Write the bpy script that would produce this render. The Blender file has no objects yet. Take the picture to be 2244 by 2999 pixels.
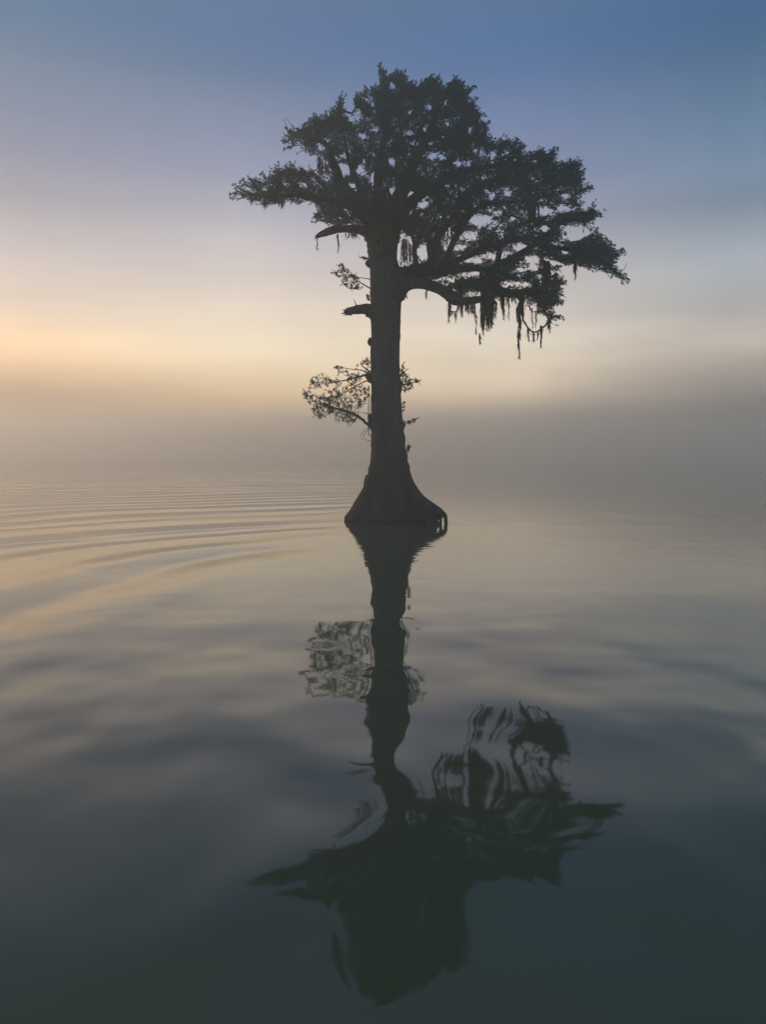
import bpy, math, random
import numpy as np
from mathutils import Vector

R = math.radians
rng = np.random.default_rng(11)
random.seed(5)
S = bpy.context.scene

# ------------------------------------------------------------ camera
F, CX, CY = 2240.0, 1122.0, 1499.5          # focal length and centre in photograph pixels
TILT, CAMH, D = R(4.2), 1.6, 19.0            # pitch down, eye height, distance of the tree
cam_d = bpy.data.cameras.new('camera')
cam = bpy.data.objects.new('camera', cam_d)
S.collection.objects.link(cam)
cam.location = (0, 0, CAMH)
cam.rotation_euler = (R(90) - TILT, 0, 0)
cam_d.sensor_fit = 'VERTICAL'
cam_d.sensor_height = 24
cam_d.lens = 24 * F / 2999
cam_d.clip_start = 0.05
cam_d.clip_end = 20000
S.camera = cam
S.render.engine = 'CYCLES'
S.cycles.use_denoising = True
S.cycles.volume_bounces = 2
S.cycles.max_bounces = 8
S.cycles.sample_clamp_indirect = 4
S.view_settings.view_transform = 'Standard'
S.view_settings.look = 'None'
S.view_settings.exposure = 0
S.view_settings.gamma = 1

def lin(c):
    return tuple((v / 255 / 12.92) if v / 255 <= .04045 else ((v / 255 + .055) / 1.055) ** 2.4 for v in c)

# ------------------------------------------------------------ world: dawn sky over a fog bank
SUN_AZ, SUN_EL = R(-40), R(4)                # to the left of the view, low
W = bpy.data.worlds.new('World')
S.world = W
W.use_nodes = True
nt = W.node_tree
nt.nodes.clear()
N = nt.nodes.new
L = nt.links.new
def val(x, y, op, clamp=False, tree=None):
    t = tree or nt
    n = t.nodes.new('ShaderNodeMath'); n.operation = op; n.use_clamp = clamp
    for i, v in enumerate((x, y)):
        if v is None: continue
        if hasattr(v, 'links'): t.links.new(v, n.inputs[i])
        else: n.inputs[i].default_value = v
    return n.outputs[0]
def maprange(v, a, b, c=0.0, d=1.0, smooth=True, tree=None):
    t = tree or nt
    n = t.nodes.new('ShaderNodeMapRange'); n.clamp = True
    if smooth: n.interpolation_type = 'SMOOTHSTEP'
    t.links.new(v, n.inputs[0])
    for i, q in enumerate((a, b, c, d)): n.inputs[i + 1].default_value = q
    return n.outputs[0]
def mixc(f, a, b, tree=None, mode='MIX'):
    t = tree or nt
    n = t.nodes.new('ShaderNodeMix'); n.data_type = 'RGBA'; n.blend_type = mode
    for i, v in ((0, f), (6, a), (7, b)):
        if hasattr(v, 'links'): t.links.new(v, n.inputs[i])
        elif i == 0: n.inputs[0].default_value = v
        else: n.inputs[i].default_value = (*v, 1)
    return n.outputs[2]
tc = N('ShaderNodeTexCoord')
sep = N('ShaderNodeSeparateXYZ'); L(tc.outputs['Generated'], sep.inputs[0])
horiz = val(val(val(sep.outputs[0], sep.outputs[0], 'MULTIPLY'), val(sep.outputs[1], sep.outputs[1], 'MULTIPLY'), 'ADD'), 0.5, 'POWER')
elev = val(sep.outputs[2], horiz, 'ARCTAN2')                    # radians
sinaz = val(sep.outputs[0], val(horiz, 1e-4, 'MAXIMUM'), 'DIVIDE')
cosaz = val(sep.outputs[1], val(horiz, 1e-4, 'MAXIMUM'), 'DIVIDE')
# slow unevenness of the mist banks
nz = N('ShaderNodeTexNoise'); nz.inputs['Scale'].default_value = 2.2; nz.inputs['Detail'].default_value = 3
nz.inputs['Roughness'].default_value = .45
mp = N('ShaderNodeMapping'); mp.inputs['Scale'].default_value = (1, 1, 3.2); L(tc.outputs['Generated'], mp.inputs[0]); L(mp.outputs[0], nz.inputs[0])
wob = val(val(nz.outputs[0], 0.5, 'SUBTRACT'), 0.02, 'MULTIPLY')
low = maprange(elev, 0.30, 0.10, 0, 1)
elev2 = val(elev, val(wob, low, 'MULTIPLY'), 'ADD')
EMAX = 1.0
def ramp(stops):
    n = N('ShaderNodeValToRGB'); n.color_ramp.interpolation = 'CARDINAL'
    e = n.color_ramp.elements
    for i, (deg, c) in enumerate(zip(ELS, stops)):
        p = R(deg) / EMAX
        el = e[i] if i < 2 else e.new(p)
        el.position = p; el.color = (*(v * .25 for v in c), 1)      # ramps hold at most 1: quarter values, strength 4
    L(elev2, n.inputs[0])
    return n.outputs[0]
# rows: elevation in degrees; columns: azimuth (sine) of each ramp, left to right
ELS = [-0.02, 1.19, 2.90, 4.60, 7.29, 9.60, 12.82, 15.94, 18.94, 24.54, 28.87, 45]
SKY_AZ = (-0.412, -0.183, 0.18, 0.405)
#SKYBEGIN
SKY_COLS = [
    [(0.2744, 0.1909, 0.1430), (0.2979, 0.2128, 0.1506), (0.3566, 0.2454, 0.1613), (0.5335, 0.3376, 0.1962), (1.3765, 0.9133, 0.5564), (0.8845, 0.7005, 0.5459), (0.6332, 0.5630, 0.5679), (0.3995, 0.3959, 0.4569), (0.2590, 0.2854, 0.4036), (0.1310, 0.2090, 0.3354), (0.0852, 0.1791, 0.3142), (0.1700, 0.2100, 0.2000)],
    [(0.2448, 0.1712, 0.1357), (0.2898, 0.2116, 0.1481), (0.6998, 0.4853, 0.2866), (1.0933, 0.7511, 0.4096), (1.2855, 1.0389, 0.7098), (1.1162, 0.9456, 0.7384), (0.7774, 0.6873, 0.6466), (0.5469, 0.5227, 0.5795), (0.3293, 0.3505, 0.4889), (0.1386, 0.2060, 0.3480), (0.0852, 0.1650, 0.3226), (0.1700, 0.2100, 0.2000)],
    [(0.2823, 0.2134, 0.1695), (0.3194, 0.2528, 0.2071), (0.5797, 0.4570, 0.3528), (1.2887, 1.0017, 0.7115), (1.1363, 0.9657, 0.7443), (0.9758, 0.8557, 0.7414), (0.6551, 0.5882, 0.5910), (0.4061, 0.4025, 0.5042), (0.2670, 0.2975, 0.4485), (0.1185, 0.1969, 0.3857), (0.0728, 0.1562, 0.3188), (0.1550, 0.1950, 0.1900)],
    [(0.0966, 0.1093, 0.1180), (0.1197, 0.1187, 0.1219), (0.1552, 0.1367, 0.1263), (0.5779, 0.4788, 0.4118), (0.8582, 0.7336, 0.6362), (0.5632, 0.5415, 0.5216), (0.4675, 0.5145, 0.5685), (0.2301, 0.2936, 0.3923), (0.1633, 0.2619, 0.3970), (0.0649, 0.1478, 0.2821), (0.0504, 0.1300, 0.2630), (0.1400, 0.1800, 0.1800)],
]
#SKYEND
SKY_B = [(60, 66, 68), (62, 68, 70), (66, 76, 80), (72, 86, 94), (80, 100, 114), (88, 114, 134), (96, 128, 154), (102, 138, 170), (106, 146, 180), (108, 150, 186), (106, 148, 182), (92, 120, 136)]
cols = [ramp(c) for c in SKY_COLS] + [ramp([lin(c) for c in SKY_B])]
col = cols[0]
for k in range(3):
    col = mixc(maprange(sinaz, SKY_AZ[k], SKY_AZ[k + 1], 0, 1, False), col, cols[k + 1])
col = mixc(maprange(cosaz, 0.80, 0.05), col, cols[4])
bn = N('ShaderNodeTexNoise'); bn.inputs['Scale'].default_value = 5.5; bn.inputs['Detail'].default_value = 3
mp2 = N('ShaderNodeMapping'); mp2.inputs['Scale'].default_value = (1, 1, 2.4); mp2.inputs['Location'].default_value = (.35, 0, .2)
L(tc.outputs['Generated'], mp2.inputs[0]); L(mp2.outputs[0], bn.inputs[0])
bank_top = val(maprange(sinaz, 0.08, 0.44, 0.075, 0.135), val(val(bn.outputs[0], .5, 'SUBTRACT'), .09, 'MULTIPLY'), 'ADD')
bank = maprange(val(bank_top, elev, 'SUBTRACT'), -0.035, 0.045, 0, 1)
bank = val(bank, maprange(sinaz, 0.10, 0.30, 0, .40), 'MULTIPLY')
bank = val(bank, maprange(cosaz, 0.2, 0.6), 'MULTIPLY')
col = mixc(bank, col, tuple(v * .25 for v in lin((116, 112, 112))))
# thin drifting streaks in the low mist
ws = N('ShaderNodeTexNoise'); ws.inputs['Scale'].default_value = 3.2; ws.inputs['Detail'].default_value = 4; ws.inputs['Roughness'].default_value = .5
mp3 = N('ShaderNodeMapping'); mp3.inputs['Scale'].default_value = (1, 1, 7); mp3.inputs['Location'].default_value = (1.3, .2, 0)
mp3.inputs['Rotation'].default_value = (0, R(4), 0)
L(tc.outputs['Generated'], mp3.inputs[0]); L(mp3.outputs[0], ws.inputs[0])
streak = val(val(val(val(ws.outputs[0], .5, 'SUBTRACT'), .42, 'MULTIPLY'), maprange(elev, .42, .12, .25, 1), 'MULTIPLY'), 1.0, 'ADD')
vm = N('ShaderNodeVectorMath'); vm.operation = 'SCALE'; L(col, vm.inputs[0]); L(streak, vm.inputs['Scale']); col = vm.outputs[0]
sky = N('ShaderNodeTexSky'); sky.sky_type = 'NISHITA'; sky.sun_disc = False
sky.sun_elevation = SUN_EL; sky.sun_rotation = SUN_AZ
sky.air_density = 1; sky.dust_density = 1.5
bg1 = N('ShaderNodeBackground'); L(sky.outputs[0], bg1.inputs[0]); bg1.inputs[1].default_value = 0.012
bg2 = N('ShaderNodeBackground'); L(col, bg2.inputs[0]); bg2.inputs[1].default_value = 4.0
ad = N('ShaderNodeAddShader'); L(bg1.outputs[0], ad.inputs[0]); L(bg2.outputs[0], ad.inputs[1])
wo = N('ShaderNodeOutputWorld'); L(ad.outputs[0], wo.inputs[0])

sun_d = bpy.data.lights.new('sun', 'SUN')
sun_d.energy = 1.8; sun_d.angle = R(12); sun_d.color = (1, .78, .56)
sun = bpy.data.objects.new('sun', sun_d); S.collection.objects.link(sun)
sd = Vector((math.sin(SUN_AZ) * math.cos(SUN_EL), math.cos(SUN_AZ) * math.cos(SUN_EL), math.sin(SUN_EL)))
sun.rotation_euler = sd.to_track_quat('Z', 'Y').to_euler()

# ------------------------------------------------------------ helpers
def mat(name):
    m = bpy.data.materials.new(name); m.use_nodes = True
    return m, m.node_tree, m.node_tree.nodes['Principled BSDF']
def P(px, py, dy=0.0):
    """world point that stands at distance D+dy in the direction of photograph pixel (px, py)"""
    a, b = (px - CX) / F, (CY - py) / F
    ct, st = math.cos(TILT), math.sin(TILT)
    d = np.array((a, ct + b * st, -st + b * ct))
    return np.array((0, 0, CAMH)) + d * ((D + dy) / d[1])
MPX = D / F
def link(name, me, m, parent=None):
    o = bpy.data.objects.new(name, me); S.collection.objects.link(o)
    if m: me.materials.append(m)
    if parent: 
        o.parent = parent
        o.matrix_parent_inverse = parent.matrix_world.inverted()
    return o
def npmesh(name, verts, faces_flat, loops, smooth=False):
    """verts (n,3); faces_flat index array; loops = vertices per face (int) """
    me = bpy.data.meshes.new(name)
    v = np.asarray(verts, dtype=np.float32).reshape(-1, 3)
    f = np.asarray(faces_flat, dtype=np.int32).ravel()
    nf = len(f) // loops
    me.vertices.add(len(v)); me.vertices.foreach_set('co', v.ravel())
    me.loops.add(len(f)); me.loops.foreach_set('vertex_index', f)
    me.polygons.add(nf)
    me.polygons.foreach_set('loop_start', np.arange(0, len(f), loops, dtype=np.int32))
    if smooth: me.polygons.foreach_set('use_smooth', np.ones(nf, dtype=bool))
    me.update(calc_edges=True)
    return me
class MB:
    """collects quads (triangles repeat an index never: all quads)"""
    def __init__(s): s.v = []; s.f = []; s.n = 0
    def tube(s, pts, rad, k=8, bump=0.0, cap=True):
        pts = np.asarray(pts, float); rad = np.asarray(rad, float)
        n = len(pts)
        t = np.gradient(pts, axis=0); t /= np.linalg.norm(t, axis=1)[:, None] + 1e-9
        up = np.array((0.13, 0.97, 0.21))
        a = np.cross(t, up); a /= np.linalg.norm(a, axis=1)[:, None] + 1e-9
        b = np.cross(t, a)
        th = np.arange(k) * 2 * math.pi / k
        ph = random.random() * 6
        rr = rad[:, None] * (1 + bump * (np.sin(3 * th + ph)[None] * .5 + rng.normal(0, .5, (n, k))))
        ring = pts[:, None, :] + rr[:, :, None] * (np.cos(th)[None, :, None] * a[:, None, :] + np.sin(th)[None, :, None] * b[:, None, :])
        s.v.append(ring.reshape(-1, 3))
        i, j = np.meshgrid(np.arange(n - 1), np.arange(k), indexing='ij')
        q = np.stack([i * k + j, i * k + (j + 1) % k, (i + 1) * k + (j + 1) % k, (i + 1) * k + j], -1).reshape(-1, 4) + s.n
        s.f.append(q)
        s.n += n * k
        if cap:
            for row, c in ((0, pts[0]), (n - 1, pts[-1])):
                s.v.append(c[None]); base = s.n - n * k if row == 0 else s.n - k - (1 if row else 0)
                base = (s.n0 if row else s.n - n * k) if False else base
                s.n += 1
            o0 = s.n - 2 - n * k
            c0, c1 = s.n - 2, s.n - 1
            caps = []
            for j in range(0, k, 2):
                caps.append((c0, o0 + (j + 2) % k, o0 + (j + 1) % k, o0 + j))
                e = o0 + (n - 1) * k
                caps.append((c1, e + j, e + (j + 1) % k, e + (j + 2) % k))
            s.f.append(np.array(caps))
    def quads(s, v, q):
        v = np.asarray(v).reshape(-1, 3); s.v.append(v); s.f.append(np.asarray(q).reshape(-1, 4) + s.n); s.n += len(v)
    def build(s, name, m, parent=None, smooth=True):
        me = npmesh(name, np.concatenate(s.v), np.concatenate(s.f), 4, smooth)
        return link(name, me, m, parent)
def spline(ctrl, n_per=8):
    """Catmull-Rom through rows of any width"""
    c = np.asarray(ctrl, float)
    p = np.vstack([2 * c[0] - c[1], c, 2 * c[-1] - c[-2]])
    out = []
    for i in range(1, len(p) - 2):
        for t in np.linspace(0, 1, n_per, endpoint=False):
            a, b, d, e = p[i - 1], p[i], p[i + 1], p[i + 2]
            out.append(.5 * ((2 * b) + (-a + d) * t + (2 * a - 5 * b + 4 * d - e) * t * t + (-a + 3 * b - 3 * d + e) * t ** 3))
    out.append(c[-1])
    return np.array(out)
def limb_pts(ctrl, n_per=8, wob=0.0):
    """ctrl rows: px, py, depth offset m, radius px -> points, radii in metres"""
    s = spline(ctrl, n_per)
    pts = np.array([P(a, b, d) for a, b, d, r in s])
    rad = np.maximum(s[:, 3], .6) * MPX
    if wob:
        pts += rng.normal(0, 1, pts.shape) * rad[:, None] * wob
    return pts, rad

# ------------------------------------------------------------ materials
def bark_mat():
    m, t, b = mat('bark')
    tc = t.nodes.new('ShaderNodeTexCoord')
    mp = t.nodes.new('ShaderNodeMapping'); mp.inputs['Scale'].default_value = (9, 9, 1.1)
    t.links.new(tc.outputs['Object'], mp.inputs[0])
    n = t.nodes.new('ShaderNodeTexNoise'); n.inputs['Scale'].default_value = 2.5; n.inputs['Detail'].default_value = 8; n.inputs['Roughness'].default_value = .65
    t.links.new(mp.outputs[0], n.inputs[0])
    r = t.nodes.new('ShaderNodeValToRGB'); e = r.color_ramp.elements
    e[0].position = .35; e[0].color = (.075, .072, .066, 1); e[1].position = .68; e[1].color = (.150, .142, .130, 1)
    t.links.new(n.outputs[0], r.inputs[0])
    n2 = t.nodes.new('ShaderNodeTexNoise'); n2.inputs['Scale'].default_value = .9; n2.inputs['Detail'].default_value = 4
    t.links.new(tc.outputs['Object'], n2.inputs[0])
    c = mixc(maprange(n2.outputs[0], .4, .7, 0, .5, True, t), r.outputs[0], (.045, .055, .036), t)
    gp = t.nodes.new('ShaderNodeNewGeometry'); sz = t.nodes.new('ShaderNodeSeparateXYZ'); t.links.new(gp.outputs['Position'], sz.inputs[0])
    mist_contrast = maprange(val(sz.outputs[2], val(n2.outputs[0], 1.6, 'MULTIPLY', False, t), 'SUBTRACT', False, t), 0.2, 2.4, .62, 0, True, t)  # mist over the trunk painted into the bark: base darkened, upper part left paler
    c = mixc(mist_contrast, c, (.022, .024, .018), t)
    t.links.new(c, b.inputs['Base Color'])
    b.inputs['Roughness'].default_value = .9
    b.inputs['Specular IOR Level'].default_value = .2
    bp = t.nodes.new('ShaderNodeBump'); bp.inputs['Strength'].default_value = .9; bp.inputs['Distance'].default_value = .05
    t.links.new(n.outputs[0], bp.inputs['Height']); t.links.new(bp.outputs[0], b.inputs['Normal'])
    return m
def leaf_mat(name, c1, c2, trans=.25):
    m, t, b = mat(name)
    g = t.nodes.new('ShaderNodeTexCoord')
    n = t.nodes.new('ShaderNodeTexNoise'); n.inputs['Scale'].default_value = 3.0; n.inputs['Detail'].default_value = 4
    t.links.new(g.outputs['Object'], n.inputs[0])
    c = mixc(maprange(n.outputs[0], .35, .65, 0, 1, True, t), c1, c2, t)
    t.links.new(c, b.inputs['Base Color'])
    b.inputs['Roughness'].default_value = .7
    b.inputs['Specular IOR Level'].default_value = .25
    tr = t.nodes.new('ShaderNodeBsdfTranslucent'); t.links.new(c, tr.inputs[0])
    mx = t.nodes.new('ShaderNodeMixShader'); mx.inputs[0].default_value = trans
    out = t.nodes['Material Output']
    t.links.new(b.outputs[0], mx.inputs[1]); t.links.new(tr.outputs[0], mx.inputs[2]); t.links.new(mx.outputs[0], out.inputs[0])
    return m
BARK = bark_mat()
LEAF = leaf_mat('cypress_needles', (.018, .105, .122), (.030, .150, .148))
MOSS = leaf_mat('spanish_moss_grey', (.085, .090, .070), (.13, .135, .11), .3)

def tag(o, label=None, cat=None, group=None, kind=None):
    if label: o['label'] = label
    if cat: o['category'] = cat
    if group: o['group'] = group
    if kind: o['kind'] = kind
    return o

# ------------------------------------------------------------ water
def water_mat():
    m, t, b = mat('lake_water')
    b.inputs['Base Color'].default_value = (.080, .093, .060, 1)
    b.inputs['Specular Tint'].default_value = (1, .86, .70, 1)
    b.inputs['Roughness'].default_value = .035
    b.inputs['IOR'].default_value = 1.57
    g = t.nodes.new('ShaderNodeNewGeometry')
    s = t.nodes.new('ShaderNodeSeparateXYZ'); t.links.new(g.outputs['Position'], s.inputs[0])
    X, Y = s.outputs[0], s.outputs[1]
    m_ = lambda a, b_, op: val(a, b_, op, False, t)
    mr = lambda v, a, b_, c=0., d=1.: maprange(v, a, b_, c, d, True, t)
    def noise(scale, sx, sy, detail=1.0, off=0.0):
        mp = t.nodes.new('ShaderNodeMapping'); mp.inputs['Scale'].default_value = (sx, sy, 1); mp.inputs['Location'].default_value = (off, off * 1.7, 0)
        t.links.new(g.outputs['Position'], mp.inputs[0])
        n = t.nodes.new('ShaderNodeTexNoise'); n.inputs['Scale'].default_value = scale; n.inputs['Detail'].default_value = detail
        n.inputs['Roughness'].default_value = .4
        t.links.new(mp.outputs[0], n.inputs[0])
        return n.outputs[0]
    dist = m_(m_(m_(X, X, 'MULTIPLY'), m_(Y, Y, 'MULTIPLY'), 'ADD'), .5, 'POWER')
    # long lazy swell, short ripples, both in metres
    h = m_(m_(noise(.55, 1, 1, 0, 3), .034, 'MULTIPLY'), mr(dist, 3, 14, 1, .14), 'MULTIPLY')
    h = m_(h, m_(mr(Y, 6.5, .8), .10, 'MULTIPLY'), 'ADD')
    h = m_(h, m_(m_(noise(1.25, 1.25, 1, .6, 21.9), .029, 'MULTIPLY'), mr(dist, 3.2, 10, 1.15, .13), 'MULTIPLY'), 'ADD')
    fine = m_(noise(7.0, .45, 1, 1, 1), .0023, 'MULTIPLY')
    fine = m_(fine, mr(Y, 6.5, 13, .12, 1), 'MULTIPLY')
    h = m_(h, fine, 'ADD')
    # boat wake: long arcs that run off to the left behind the tree
    dx = m_(X, 7.5, 'SUBTRACT'); dy = m_(Y, 4.4, 'SUBTRACT')
    rr = m_(m_(m_(dx, dx, 'MULTIPLY'), m_(dy, dy, 'MULTIPLY'), 'ADD'), .5, 'POWER')
    rr = m_(rr, m_(noise(.10, 1, 1, 1, 5), 5.0, 'MULTIPLY'), 'ADD')
    w = m_(m_(rr, 2 * math.pi / 1.9, 'MULTIPLY'), 0, 'SINE')
    w = m_(w, m_(m_(m_(rr, 2 * math.pi / 3.1, 'MULTIPLY'), 0, 'SINE'), .9, 'MULTIPLY'), 'ADD')
    w = m_(w, m_(m_(m_(rr, 2 * math.pi / .83, 'MULTIPLY'), 0, 'SINE'), .14, 'MULTIPLY'), 'ADD')
    amp = m_(mr(rr, 11.0, 15.0), mr(m_(X, m_(noise(.3, 1, .4, 1, 9), 5.0, 'MULTIPLY'), 'ADD'), 3.0, -1.0), 'MULTIPLY')
    amp = m_(amp, mr(dist, 115, 60), 'MULTIPLY')
    amp = m_(amp, mr(noise(.16, 1, 1.6, 1, 2), .36, .58, .35, 1), 'MULTIPLY')
    h = m_(h, m_(m_(w, amp, 'MULTIPLY'), .0135, 'MULTIPLY'), 'ADD')
    bp = t.nodes.new('ShaderNodeBump'); bp.inputs['Strength'].default_value = 1; bp.inputs['Distance'].default_value = 1
    t.links.new(h, bp.inputs['Height']); t.links.new(bp.outputs[0], b.inputs['Normal'])
    return m
WX = 254
me = npmesh('water', [(-WX, -WX, 0), (WX, -WX, 0), (WX, WX, 0), (-WX, WX, 0)], [0, 1, 2, 3], 4)
tag(link('water', me, water_mat()), kind='structure')

# ------------------------------------------------------------ the cypress
tree = bpy.data.objects.new('cypress_tree', None); S.collection.objects.link(tree)
base = P(1128, 1500); base[2] = 0
tree.location = base
bpy.context.view_layer.update()
tag(tree, 'lone dark bald cypress with a flared base standing in still misty water', 'tree')

prof = np.array([  # y, left x, right x (photograph pixels)
 (1600, 1050, 1235), (1560, 1046, 1240), (1545, 1036, 1252), (1534, 1016, 1270), (1526, 1009, 1280), (1518, 1007, 1290), (1510, 1010, 1291), (1500, 1019, 1284), (1482, 1031, 1269), (1465, 1041, 1253), (1449, 1051, 1239), (1432, 1061, 1226),
 (1416, 1068, 1216), (1400, 1074, 1208), (1382, 1079, 1202), (1350, 1085, 1194), (1300, 1088.5, 1186), (1250, 1088.5, 1182),
 (1200, 1088, 1177), (1150, 1088, 1174), (1100, 1087, 1172), (1060, 1086, 1170), (1030, 1085, 1170), (1000, 1088, 1171), (970, 1088, 1172), (940, 1087, 1173),
 (900, 1086, 1174), (870, 1086.5, 1174), (840, 1085, 1172), (800, 1084.5, 1165), (760, 1083.5, 1162), (720, 1081, 1164), (690, 1078, 1168), (660, 1082, 1165), (635, 1088, 1160), (610, 1096, 1156), (585, 1104, 1150)])
tb = MB()
yy = np.concatenate([np.linspace(1600, 1500, 24), np.linspace(1496, 1300, 50), np.linspace(1295, 585, 110)])
pr = prof[::-1]
xl = np.interp(yy, pr[:, 0], pr[:, 1]); xr = np.interp(yy, pr[:, 0], pr[:, 2])
K = 96
th = np.arange(K) * 2 * math.pi / K
rings = []
for y, a, b_ in zip(yy, xl, xr):
    c = P((a + b_) / 2, y); rad = (b_ - a) / 2 * MPX
    fl = min(1, max(0, (y - 1250) / 250)) ** 1.3
    flute = 1 + fl * (.13 * np.cos(7 * th + .6) + .06 * np.cos(11 * th + 2 + y * .004)) + (.018 * np.sin(5 * th + y * .01) + .012 * np.sin(9 * th - y * .017))
    side = np.abs(np.cos(th)) ** 6                     # keep the measured outline at left and right
    flute = flute * (1 - side) + (1 + rng.normal(0, .004)) * side
    flute = np.where(np.sin(th) < 0, flute, flute)
    rx = rad * flute * np.cos(th); ry = rad * flute * np.sin(th) * (.95 - .2 * fl)
    rings.append(np.stack([c[0] + rx, c[1] + ry, np.full(K, c[2])], -1))
rings = np.array(rings)
n = len(rings)
i, j = np.meshgrid(np.arange(n - 1), np.arange(K), indexing='ij')
q = np.stack([i * K + j, i * K + (j + 1) % K, (i + 1) * K + (j + 1) % K, (i + 1) * K + j], -1)
tb.quads(rings, q)
for c in ([(1180, 1380, -.2, 12), (1210, 1436, -.45, 13), (1237, 1465, -.6, 13), (1262, 1484, -.72, 13), (1282, 1495, -.82, 11), (1294, 1503, -.9, 9), (1301, 1509, -.95, 7), (1305, 1513, -.97, 4)],
          [(1200, 1440, -.6, 14), (1232, 1472, -.75, 18), (1250, 1488, -.9, 17), (1258, 1502, -1.0, 12), (1259, 1525, -1.05, 8), (1256, 1560, -1.05, 7)]):
    pts, rad = limb_pts(c, 7, .02); tb.tube(pts, rad, 20, .03)
# knobs and scars on the trunk
def knob(px, py, dx, dy, r, dep=0.0):
    pts, rad = limb_pts([(px - dx, py - dy, dep, r * 1.4), (px - dx * .4, py - dy * .4, dep, r * 1.25), (px, py, dep, r), (px + dx * .35, py + dy * .35, dep, r * .45)], 5, .05)
    tb.tube(pts, rad, 12, .12)
for k in ((1077, 1102, -10, -2, 9), (1084, 1113, -8, 2, 9), (1083, 1225, -5, 4, 7), (1084, 1240, -5, 4, 7), (1080, 925, -3, 8, 8), (1183, 1245, 4, 2, 6),
          (1172, 1130, 3, 6, 9), (1087, 1004, -2, 5, 9), (1082, 772, -3, 2, 10)):
    knob(*k)
for k in range(26):
    y = rng.uniform(700, 1480); sgn = rng.choice((-1, 1)); a = np.interp(y, pr[:, 0], pr[:, 1]); b_ = np.interp(y, pr[:, 0], pr[:, 2])
    r = rng.uniform(4, 10); x = (a + r * .82) if sgn < 0 else (b_ - r * .82)
    pts, rad = limb_pts([(x, y - r * 3, 0, r * .35), (x, y - r, 0, r), (x, y + r, 0, r), (x, y + r * 3, 0, r * .35)], 4)
    tb.tube(pts, rad, 10, .05)
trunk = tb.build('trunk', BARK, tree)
# prop roots under the overhanging lip at right
for pth in ([(1299, 1503, -.95, 7), (1305, 1513, -.97, 5.6), (1307, 1530, -.98, 5), (1307, 1545, -.98, 4.4), (1306, 1570, -.98, 4)],
            [(1287, 1500, -.98, 8), (1291, 1513, -1.0, 4.4), (1291, 1532, -1.0, 4), (1288, 1546, -1.0, 3.4), (1287, 1570, -1.0, 3)],
            [(1272, 1498, -1.02, 9), (1276, 1512, -1.04, 4.4), (1278, 1535, -1.04, 3.2), (1276, 1570, -1.04, 3)]):
    b = MB(); pts, rad = limb_pts(pth, 7, .05); b.tube(pts, rad, 12, .08); b.build('prop_root', BARK, trunk)

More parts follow.
